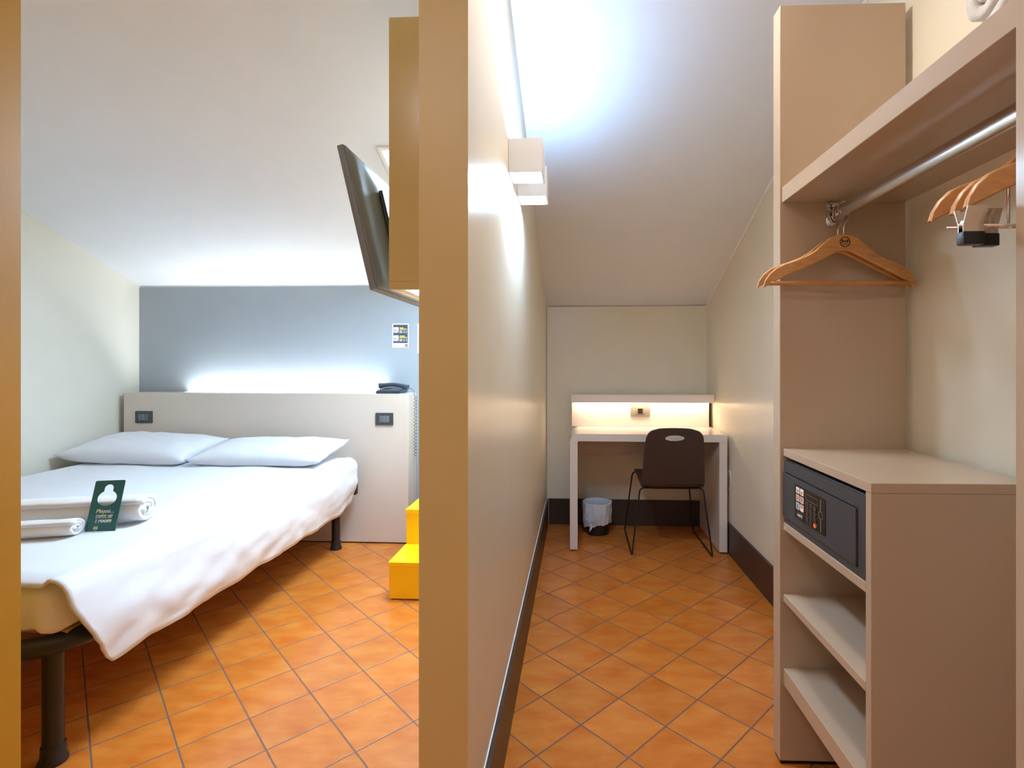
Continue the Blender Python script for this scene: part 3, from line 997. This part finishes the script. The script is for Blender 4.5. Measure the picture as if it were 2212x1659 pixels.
# ------------------------------------------------------------------ waste bin
wb = empty('waste_bin', (0.333, 3.72, 0), 0, 'small black waste bin with a white knotted liner under the desk', 'waste bin')
bm = lathe(B(), [(0, 0), (0.080, 0), (0.082, 0.004), (0.098, 0.220), (0.095, 0.220), (0.079, 0.006), (0, 0.006)], seg=36)
obj('bin_body', bm, M['black_plastic'], wb, True, 40)
bm = B()
NS, NZ = 72, 16
rws = []
for j in range(NZ+1):
    f = j/NZ
    row = []
    for k in range(NS):
        a = 2*math.pi*k/NS
        zl = 0.062 + 0.02*math.sin(a*1 + 2.2) + 0.006*math.sin(7*a)
        z = 0.227*(1-f) + zl*f
        rr2 = 0.0835 + 0.0175*z/0.245 + 0.0025
        da = math.atan2(math.sin(a - R(-118)), math.cos(a - R(-118)))
        gat = 0.004*math.sin(a*17 + 3*f)*(0.35+f) + 0.003*math.sin(a*9 - 4*f)
        rr2 += max(-0.001, gat*1.1) + 0.006*math.sin(math.pi*f)*math.exp(-(da/1.4)**2) + 0.002
        row.append(bm.verts.new((rr2*math.cos(a), rr2*math.sin(a), z)))
    rws.append(row)
inner = [[bm.verts.new(((0.0945-0.012*q/5)*math.cos(2*math.pi*k/NS), (0.0945-0.012*q/5)*math.sin(2*math.pi*k/NS), 0.225-0.033*q + 0.002*math.sin(9*k))) for k in range(NS)] for q in range(6)]
for a, b2 in list(zip(rws, rws[1:])) + [(inner[0], rws[0])] + list(zip(inner[1:], inner)):
    for k in range(NS):
        bm.faces.new((a[k], a[(k+1) % NS], b2[(k+1) % NS], b2[k]))
lin = obj('liner', bm, M['bag'], wb, True)
# knot and tail
bm = B()
ka = R(-118)
kx, ky = 0.100*math.cos(ka), 0.100*math.sin(ka)
t = bmesh.new(); bmesh.ops.create_icosphere(t, subdivisions=3, radius=0.014)
for v in t.verts: v.co *= 1 + 0.25*noise.noise(v.co*90)
merge(bm, t, Matrix.Translation((kx, ky, 0.078)))
tube(bm, [(kx, ky-0.006, 0.075), (kx-0.008, ky-0.012, 0.058), (kx-0.016, ky-0.012, 0.038)], [0.006, 0.008, 0.003], 8)
for k in range(5):
    a = ka + (k-2)*0.28
    tube(bm, [(kx, ky-0.004, 0.08), (0.101*math.cos(a), 0.101*math.sin(a)-0.004, 0.12), (0.101*math.cos(a+(k-2)*.1), 0.101*math.sin(a+(k-2)*.1), 0.20)], [0.006, 0.0045, 0.001], 6)
obj('knot', bm, M['bag'], lin, True)

# ------------------------------------------------------------------ wardrobe
WR = -1.9
wc, ws_ = math.cos(R(1.9)), math.sin(R(1.9))
WX, WY = 0.692, 1.568
def on_ward(x, y, z): return (WX + x*wc + y*ws_, WY - x*ws_ + y*wc, z)
wd = empty('open_wardrobe', (WX, WY, 0), WR, 'open beige wardrobe with hat shelf, hanging rail and lower shelves by the side wall', 'wardrobe')
WDp = 0.372
def wpart(name, *a, bev=0.001):
    return obj(name, bx(*a, bev=bev, seg=1), M['laminate'], wd)
sp1 = wpart('side_panel', 0, WDp, 0, 0.05, 0.012, 2.294)
sp2 = wpart('side_panel', 0, WDp-0.003, -0.876, -0.826, 0.012, 2.294)
for s_, y in ((sp1, 0.025), (sp2, -0.851)):
    obj('foot_strip', bx(0.004, WDp-0.02, y-0.02, y+0.02, 0, 0.0118), M['black_plastic'], s_)
wpart('hat_shelf', 0.006, WDp-0.001, -0.8255, -0.0005, 1.697, 1.744)
wpart('counter_top', 0.010, WDp-0.001, -0.455, -0.0005, 0.933, 0.955)
cs_ = wpart('cabinet_side', 0.010, WDp-0.001, -0.455, -0.434, 0.012, 0.9325)
obj('foot_strip', bx(0.014, WDp-0.02, -0.453, -0.437, 0, 0.0118), M['black_plastic'], cs_)
wpart('safe_shelf', 0.010, WDp-0.003, -0.4335, -0.0005, 0.711, 0.7335)
wpart('shelf', 0.010, WDp-0.003, -0.4335, -0.0005, 0.494, 0.516)
wpart('shelf', 0.010, WDp-0.003, -0.4335, -0.0005, 0.243, 0.2925)
# rail
RX, RZ = 0.151, 1.6525
bm = B()
ov = [(0.0105*math.cos(2*math.pi*k/20), 0.0205*math.sin(2*math.pi*k/20)) for k in range(20)]
rg = [[bm.verts.new((RX+a, y, RZ+b2)) for a, b2 in ov] for y in (-0.8255, -0.6, -0.3, -0.006)]
for a, b2 in zip(rg, rg[1:]):
    for k in range(20):
        bm.faces.new((a[k], a[(k+1) % 20], b2[(k+1) % 20], b2[k]))
rl = obj('hanging_rail', bm, M['steel'], wd, True)
bm = plate(B(), [(RX-0.016, 1.694), (RX-0.016, RZ)] + [(RX + 0.016*math.cos(R(a)), RZ-0.016 + 0.016*math.sin(R(a))) for a in range(180, 361, 15)] + [(RX+0.016, 1.694)], [], -0.005, -0.0005)
box(bm, RX-0.012, RX+0.012, -0.022, -0.0055, 1.684, 1.690)
t = bmesh.new()
hl = [(RX + 0.0125*math.cos(R(a)), RZ + 0.0222*math.sin(R(a))) for a in range(150, 391, 12)]
hl2 = [(RX + 0.0150*math.cos(R(a)), RZ + 0.0250*math.sin(R(a))) for a in range(390, 149, -12)]
t.free()
plate(bm, hl + hl2, [], -0.022, -0.0052)
obj('rail_bracket', bm, M['chrome'], rl)
bm = lathe(B(), [(0, 0), (0.004, 0), (0.003, 0.002), (0, 0.0025)], seg=12)
bm.transform(Matrix.Translation((RX, -0.0052, 1.679)) @ Matrix.Rotation(R(90), 4, 'X'))
obj('bracket_screw', bm, M['black_metal'], rl)

# ------------------------------------------------------------------ safe
sf = empty('hotel_safe', on_ward(0.012, -0.0015, 0.734), WR, 'dark grey electronic safe on the wardrobe shelf under the counter', 'safe')
SW, SH = 0.430, 0.188
# local: front faces -x; y from 0 (far) to -SW (near)
obj('body', bx(0.006, 0.30, -SW, 0, 0, SH-0.0, bev=0.006, seg=3), M['safe'], sf, True, 40)
bm = B()
FM = Matrix(((0, 1, 0, 0), (-1, 0, 0, 0), (0, 0, 1, 0), (0, 0, 0, 1)))     # (a, d, b) -> x = d, y = -a
plate(bm, rrect(0.001, SW-0.001, 0.001, SH-0.002, 0.004), [[(0.0085, 0.020), (0.400, 0.020), (0.400, 0.153), (0.0085, 0.153)]], 0.0, 0.0058, FM)
obj('front_frame', bm, M['safe'], sf)
bm = B()
plate(bm, [(0.0, 0.018), (0.397, 0.0215), (0.397, 0.1495), (0.0, 0.1495)], [], -0.004, 0.0035, FM)
dr = obj('door', bm, M['safe'], sf)
obj('door_gap', plate(B(), [(0.010, 0.1505), (0.3995, 0.1505), (0.3995, 0.0205), (0.398, 0.0205), (0.398, 0.1500), (0.010, 0.1500)], [], 0.003, 0.0056, FM), M['black_print'], sf)
KP = (0.087-0.0015, 0.042)         # keypad lower corner (a, b)
KW, KH = 0.176, 0.0925
def kp(fr, ft): return KP[0] + fr*KW, KP[1] + (1-ft)*KH
bm = plate(B(), rrect(KP[0], KP[0]+KW, KP[1], KP[1]+KH, 0.004), [], -0.0055, -0.0041, FM)
pad = obj('keypad_panel', bm, M['panel_black'], dr)
bm = B()
for f0, f1 in ((0.06, 0.178), (0.204, 0.318)):
    for t0, t1 in ((0.05, 0.24), (0.285, 0.47), (0.525, 0.72)):
        a0, b0 = kp(f0, t1); a1, b1 = kp(f1, t0)
        plate(bm, rrect(a0, a1, b0, b1, 0.0015, 3), [], -0.0060, -0.0056, FM)
obj('pictograms', bm, M['white_print'], pad)
def krect(bm, f0, f1, t0, t1, d0=-0.0064, d1=-0.0061):
    a0, b0 = kp(f0, t1); a1, b1 = kp(f1, t0)
    plate(bm, [(a0, b0), (a1, b0), (a1, b1), (a0, b1)], [], d0, d1, FM)
for fc in (0.119, 0.261):
    bm = B()
    a, b2 = kp(fc, 0.165)
    plate(bm, [(a + 0.0055*math.cos(q*math.pi/8), b2 + 0.005*math.sin(q*math.pi/8)) for q in range(16)], [], -0.0064, -0.0061, FM)
    obj('orange_print', bm, M['orange_print'], pad)
bm = B()
krect(bm, 0.218, 0.302, 0.545, 0.62)
obj('orange_print', bm, M['orange_print'], pad)
bm = B()
krect(bm, 0.078, 0.160, 0.30, 0.42); krect(bm, 0.222, 0.300, 0.30, 0.42)
obj('tan_print', bm, M['tan_print'], pad)
bm = B()
for r_ in range(4):
    for c_ in range(3):
        krect(bm, 0.08+c_*0.028, 0.10+c_*0.028, 0.55+r_*0.04, 0.575+r_*0.04)
for fc in (0.088, 0.14, 0.232, 0.282):
    krect(bm, fc, fc+0.016, 0.415, 0.445)
obj('black_print', bm, M['black_print'], pad)
bm = B()
for f0 in (0.06, 0.204):
    krect(bm, f0, f0+0.10, 0.485, 0.498, -0.0058, -0.00555); krect(bm, f0+0.02, f0+0.08, 0.735, 0.748, -0.0058, -0.00555)
obj('caption_lettering', bm, M['grey_button'], pad)
bm = B()
# display outline
a0, b0 = kp(0.41, 0.285); a1, b1 = kp(0.77, 0.113)
plate(bm, [(a0, b0), (a1, b0), (a1, b1), (a0, b1)], [[(a0+.0008, b0+.0008), (a1-.0008, b0+.0008), (a1-.0008, b1-.0008), (a0+.0008, b1-.0008)]], -0.0058, -0.00555, FM)
obj('display_outline', bm, M['grey_button'], pad)
bm = B()
krect(bm, 0.855, 0.878, 0.05, 0.39, -0.0058, -0.00555); krect(bm, 0.855, 0.878, 0.61, 0.97, -0.0058, -0.00555)
a, b2 = kp(0.868, 0.5)
plate(bm, [(a + 0.011*math.cos(q*math.pi/14), b2 + 0.0105*math.sin(q*math.pi/14)) for q in range(28)], [[(a + 0.0092*math.cos(q*math.pi/14), b2 + 0.0088*math.sin(q*math.pi/14)) for q in range(28)]], -0.0058, -0.00555, FM)
obj('override_ring', bm, M['grey_button'], pad)
keys = ['1', '2', '3', '4', '5', '6', '7', '8', '9', 'CLR', '0', '']
kpos = []
for i_, k_ in enumerate(keys):
    fa = (0.464, 0.576, 0.697)[i_ % 3]; fb = (0.40, 0.565, 0.724, 0.883)[i_ // 3]
    a, b2 = kp(fa, fb)
    bm = plate(B(), [(a + 0.0072*math.cos(q*math.pi/10), b2 + 0.0060*math.sin(q*math.pi/10)) for q in range(20)], [], -0.0075, -0.0056, FM)
    kb = obj('keypad_button', bm, M['orange_print'] if i_ == 11 else M['panel_black'], pad)
    if i_ == 11:
        kb['label'] = 'orange round button'
        continue
    bm = B()
    plate(bm, [(a + 0.0076*math.cos(q*math.pi/10), b2 + 0.0064*math.sin(q*math.pi/10)) for q in range(20)], [[(a + 0.0066*math.cos(q*math.pi/10), b2 + 0.0054*math.sin(q*math.pi/10)) for q in range(20)]], -0.0079, -0.0076, FM)
    t = text_bm(k_, 0.0085 if len(k_) == 1 else 0.0045, depth=0.0001)
    merge(bm, t, FM @ Matrix.Translation((a, -0.0077, b2)))
    obj('digit', bm, M['grey_button'], kb)
a, b2 = kp(0.185, 0.88)
bm = B()
merge(bm, text_bm('indel B', 0.0105, depth=0.0001, bold=0.0002, shear=0.1), FM @ Matrix.Translation((a, -0.0058, b2)))
obj('maker_lettering', bm, M['white_print'], pad)
bm = plate(B(), rrect(a-0.02, a+0.02, b2-0.0075, b2+0.0075, 0.0072, 6), [rrect(a-0.0193, a+0.0193, b2-0.0068, b2+0.0068, 0.0066, 6)], -0.0058, -0.00555, FM)
obj('maker_oval', bm, M['grey_button'], pad)

# ------------------------------------------------------------------ hangers
TOPC = [(0, 0), (0.02, -0.001), (0.04, -0.010), (0.06, -0.026), (0.08, -0.045), (0.105, -0.060), (0.138, -0.0735), (0.165, -0.082), (0.185, -0.091), (0.205, -0.109), (0.217, -0.128), (0.222, -0.146)]
BOTC = [(0, -0.046), (0.02, -0.050), (0.04, -0.060), (0.06, -0.070), (0.08, -0.080), (0.105, -0.092), (0.138, -0.107), (0.165, -0.119), (0.185, -0.129), (0.200, -0.137), (0.210, -0.143), (0.218, -0.148)]
def hanger_body(top, bot, th, bendk):
    bm = B()
    L = [(-a, z, -c, y) for (a, z), (c, y) in zip(top[::-1], bot[::-1])] + [(a, z, c, y) for (a, z), (c, y) in list(zip(top, bot))[1:]]
    rg = []
    for a, zt, c, zb in L:
        yo = bendk*a*a
        e = th*0.22; h2 = th/2
        k = max(0.5, 1 - max(0, abs(a)-0.16)/0.12)
        sec = [(a, -h2*k+e, zt), (a, h2*k-e, zt), (a, h2*k, zt-e), (c, h2*k, zb+e), (c, h2*k-e, zb), (c, -h2*k+e, zb), (c, -h2*k, zb+e), (a, -h2*k, zt-e)]
        rg.append([bm.verts.new((x, y+yo, z)) for x, y, z in sec])
    for p, q in zip(rg, rg[1:]):
        for k in range(8):
            bm.faces.new((p[k], p[(k+1) % 8], q[(k+1) % 8], q[k]))
    bm.faces.new(rg[0][::-1]); bm.faces.new(rg[-1])
    return bm
ROD_R = 0.0175
HT = -0.0695          # wooden top below the rail centre
def hook(bm):
    # wire rises from the wood, S-bends and loops over the oval rail
    pts = [(0, 0, HT-0.012), (0, 0, HT+0.028), (-0.004, 0, HT+0.036)]
    pts += [(0.0 + 0.0155*math.cos(R(a)), 0, 0.002 + 0.0205*math.sin(R(a))) for a in range(300, -1, -20)][:0]
    pts += [(0.016, 0, -0.022), (0.0185, 0, -0.010)]
    pts = [(0, 0, HT-0.012), (0, 0, HT+0.022), (0.004, 0, HT+0.032), (0.0125, 0, HT+0.045), (0.0155, 0, -0.010), (0.0155, 0, 0.006), (0.0135, 0, 0.0175), (0.0075, 0, 0.0245), (0, 0, 0.0268), (-0.0075, 0, 0.0245), (-0.0135, 0, 0.0175), (-0.0155, 0, 0.004), (-0.016, 0, -0.008), (-0.019, 0, -0.012)]
    return tube(bm, pts, 0.0018, 8)
def shirt_hanger(x, y, rz, tilt, label):
    h = empty('clothes_hanger', on_ward(x, y, RZ), WR + rz, label, 'hanger', 'wooden shirt hangers on the rail')
    h.rotation_euler = (0, R(tilt), R(WR + rz))
    bm = hanger_body(TOPC, BOTC, 0.013, 0.45)
    bm.transform(Matrix.Translation((0, 0, HT)))
    obj('wooden_arms', bm, M['beech'], h, True, 40)
    obj('hook', hook(B()), M['chrome'], h, True)
    obj('trouser_bar', tube(B(), [(-0.203, 0.018, HT-0.136), (-0.1, 0.009, HT-0.137), (0, 0.006, HT-0.1375), (0.1, 0.009, HT-0.137), (0.203, 0.018, HT-0.136)], 0.0055, 10), M['beech'], h, True)
    bm = B()
    plate(bm, [(0.0148*math.cos(q*math.pi/20), HT-0.0225+0.0148*math.sin(q*math.pi/20)) for q in range(40)], [[(0.0128*math.cos(q*math.pi/20), HT-0.0225+0.0128*math.sin(q*math.pi/20)) for q in range(40)]], -0.0072, -0.0066)
    put_text(bm, 'B', 0.0115, -0.0066, -0.0069, HT-0.0205, bold=0.0003, depth=0.0002)
    put_text(bm, '&', 0.0075, 0, -0.0069, HT-0.0208, bold=0.0002, depth=0.0002)
    put_text(bm, 'B', 0.0115, 0.0066, -0.0069, HT-0.0205, bold=0.0003, depth=0.0002)
    put_text(bm, 'HOTELS', 0.0042, 0, -0.0069, HT-0.0288, bold=0.0001, depth=0.0002)
    obj('printed_emblem', bm, M['black_print'], h)
    return h
shirt_hanger(RX+0.003, -0.068, 1.0, 0, 'wooden shirt hanger in front, showing a round black printed emblem')
shirt_hanger(RX+0.002, -0.040, -2.5, 1.2, 'wooden shirt hanger behind the one with the round emblem')

TOP2 = [(a*0.83, z*0.9) for a, z in TOPC]
BOT2 = [(a*0.83, z*0.9 - 0.004*min(1, (0.222-a)/0.05)) for a, z in BOTC]
def clip_bm(x, z, tip):
    bm = B()
    pr2 = [(-0.006, 0.030), (0.004, 0.034), (0.010, 0.018), (0.006, 0.0), (0.011, -0.018), (0.008, -0.019), (-0.001, 0.0)]
    for s in (-1, 1):
        t = bmesh.new()
        va = [[t.verts.new((x + dx, s*(0.004 + max(0, zz)*0.35), z + zz)) for dx in (-0.015, 0.015)] for zz in (0.026, 0.012, 0.0, -0.010)]
        vb = [[t.verts.new((x + dx, s*(0.0055 + max(0, zz)*0.35), z + zz)) for dx in (-0.015, 0.015)] for zz in (0.026, 0.012, 0.0, -0.010)]
        for i in range(3):
            t.faces.new((va[i][0], va[i][1], va[i+1][1], va[i+1][0])); t.faces.new((vb[i][1], vb[i][0], vb[i+1][0], vb[i+1][1]))
            t.faces.new((va[i][0], va[i+1][0], vb[i+1][0], vb[i][0])); t.faces.new((va[i][1], vb[i][1], vb[i+1][1], va[i+1][1]))
        t.faces.new((va[0][0], vb[0][0], vb[0][1], va[0][1])); t.faces.new((va[3][0], va[3][1], vb[3][1], vb[3][0]))
        bmesh.ops.recalc_face_normals(t, faces=t.faces[:])
        merge(bm, t)
    t = bmesh.new(); bmesh.ops.create_cone(t, cap_ends=True, segments=12, radius1=0.0045, radius2=0.0045, depth=0.026)
    merge(bm, t, Matrix.Translation((x, 0, z+0.003)) @ Matrix.Rotation(R(90), 4, 'Y'))
    return bm
def clip_hanger(x, y, dz, tilt, rz, label, clips=True, cxs=0.184, drop=0.232):
    h = empty('clip_hanger', on_ward(x, y, RZ + dz), 0, label, 'hanger', 'wooden clip hangers at the near end of the rail')
    h.rotation_euler = (0, R(tilt), R(WR + rz))
    bm = hanger_body(TOP2, BOT2, 0.013, 0.35)
    bm.transform(Matrix.Translation((0, 0, HT)))
    obj('wooden_arms', bm, M['beech'], h, True, 40)
    obj('hook', hook(B()), M['chrome'], h, True)
    if clips:
        zb = -drop
        bm = B()
        for s in (-1, 1):
            tube(bm, [(s*0.112, -0.009, HT-0.085), (s*0.112, -0.009, zb+0.008), (s*0.108, -0.004, zb), (s*0.098, 0, zb)], 0.0022, 8)
        tube(bm, [(-0.2, 0, zb), (0.2, 0, zb)], 0.0022, 8)
        obj('clip_wire', bm, M['chrome'], h, True)
        for s in (-1, 1):
            for cx in (cxs,):
                c = obj('clip', clip_bm(s*cx, zb, 0), M['chrome'], h, True, 40)
                obj('clip_pad', bx(s*cx-0.016, s*cx+0.016, -0.0075, 0.0075, zb-0.030, zb-0.0102, bev=0.002), M['black_plastic'], c, True, 40)
    return h
clip_hanger(RX+0.001, -0.708, 0.0, 0, 0, 'wooden hanger without clips, farthest of the three at the near wardrobe panel', clips=False)
clip_hanger(RX+0.001, -0.752, 0.0, -0.6, 1, 'wooden clip hanger in the middle at the near end of the rail, hanging lowest', cxs=0.140, drop=0.226)
clip_hanger(RX+0.001, -0.786, 0.0, 0, 0, 'wooden clip hanger nearest the wardrobe panel at the picture edge')

# towel on the hat shelf
def shelf_towel():
    bm = B()
    turns, n = 2, 60
    pts = []
    for i in range(n+1):
        a = 2*math.pi*turns*i/n
        k = 0.25 + 0.75*i/n
        pts.append((k*0.060*math.cos(a-1.2), k*0.075*math.sin(a-1.2)))
    rows = []
    for j in range(15):
        yy = 0.30*j/14
        rows.append([bm.verts.new((yy, a + 0.003*noise.noise(Vector((yy*20, a*50, 0))), b2 + 0.003*noise.noise(Vector((yy*20, b2*50, 4))))) for a, b2 in pts])
    for j in range(14):
        for i in range(n):
            bm.faces.new((rows[j][i], rows[j][i+1], rows[j+1][i+1], rows[j+1][i]))
    o = obj('rolled_towel', bm, M['terry'], None, True)
    md = o.modifiers.new('thick', 'SOLIDIFY'); md.thickness = 0.022; md.offset = -1
    o.location = on_ward(0.04, -0.722, 1.744 + 0.0785)
    o.rotation_euler = (0, 0, R(WR))
    tag(o, 'rolled white towel on the wardrobe hat shelf', 'towel')
shelf_towel()

# ------------------------------------------------------------------ added fill light behind the camera, shaped as a ceiling fixture
el = empty('added_entry_fill', (-0.75, -0.55, ZFLAT - 0.06), 0, 'added fill light behind the viewer, built as a square white fixture', 'added fill light')
obj('housing', bx(-0.2, 0.2, -0.2, 0.2, 0.02, 0.0595, bev=0.004), M['sconce'], el)
obj('diffuser', bx(-0.18, 0.18, -0.18, 0.18, 0.0, 0.0195, bev=0.004), M['e_entry_fill'], el)

dx_, dy_ = 0.30, 1.52  # second fill light, added unseen above the frame to brighten the corridor
dl = empty('added_corridor_fill', (dx_, dy_, ceil_z(dx_, dy_) - 0.003), 0, 'added fill light out of view over the corridor, built as a round white downlight', 'added fill light')
dl.rotation_euler = (-math.atan(SLOPE), 0, R(-TH))
obj('rim', lathe(B(), [(0.112, 0), (0.112, -0.024), (0.13, -0.026), (0.13, 0)], seg=40), M['sconce'], dl, True, 40)
obj('diffuser', lathe(B(), [(0, -0.005), (0.111, -0.005), (0.111, -0.016), (0, -0.016)], seg=40), M['e_corridor_fill'], dl)
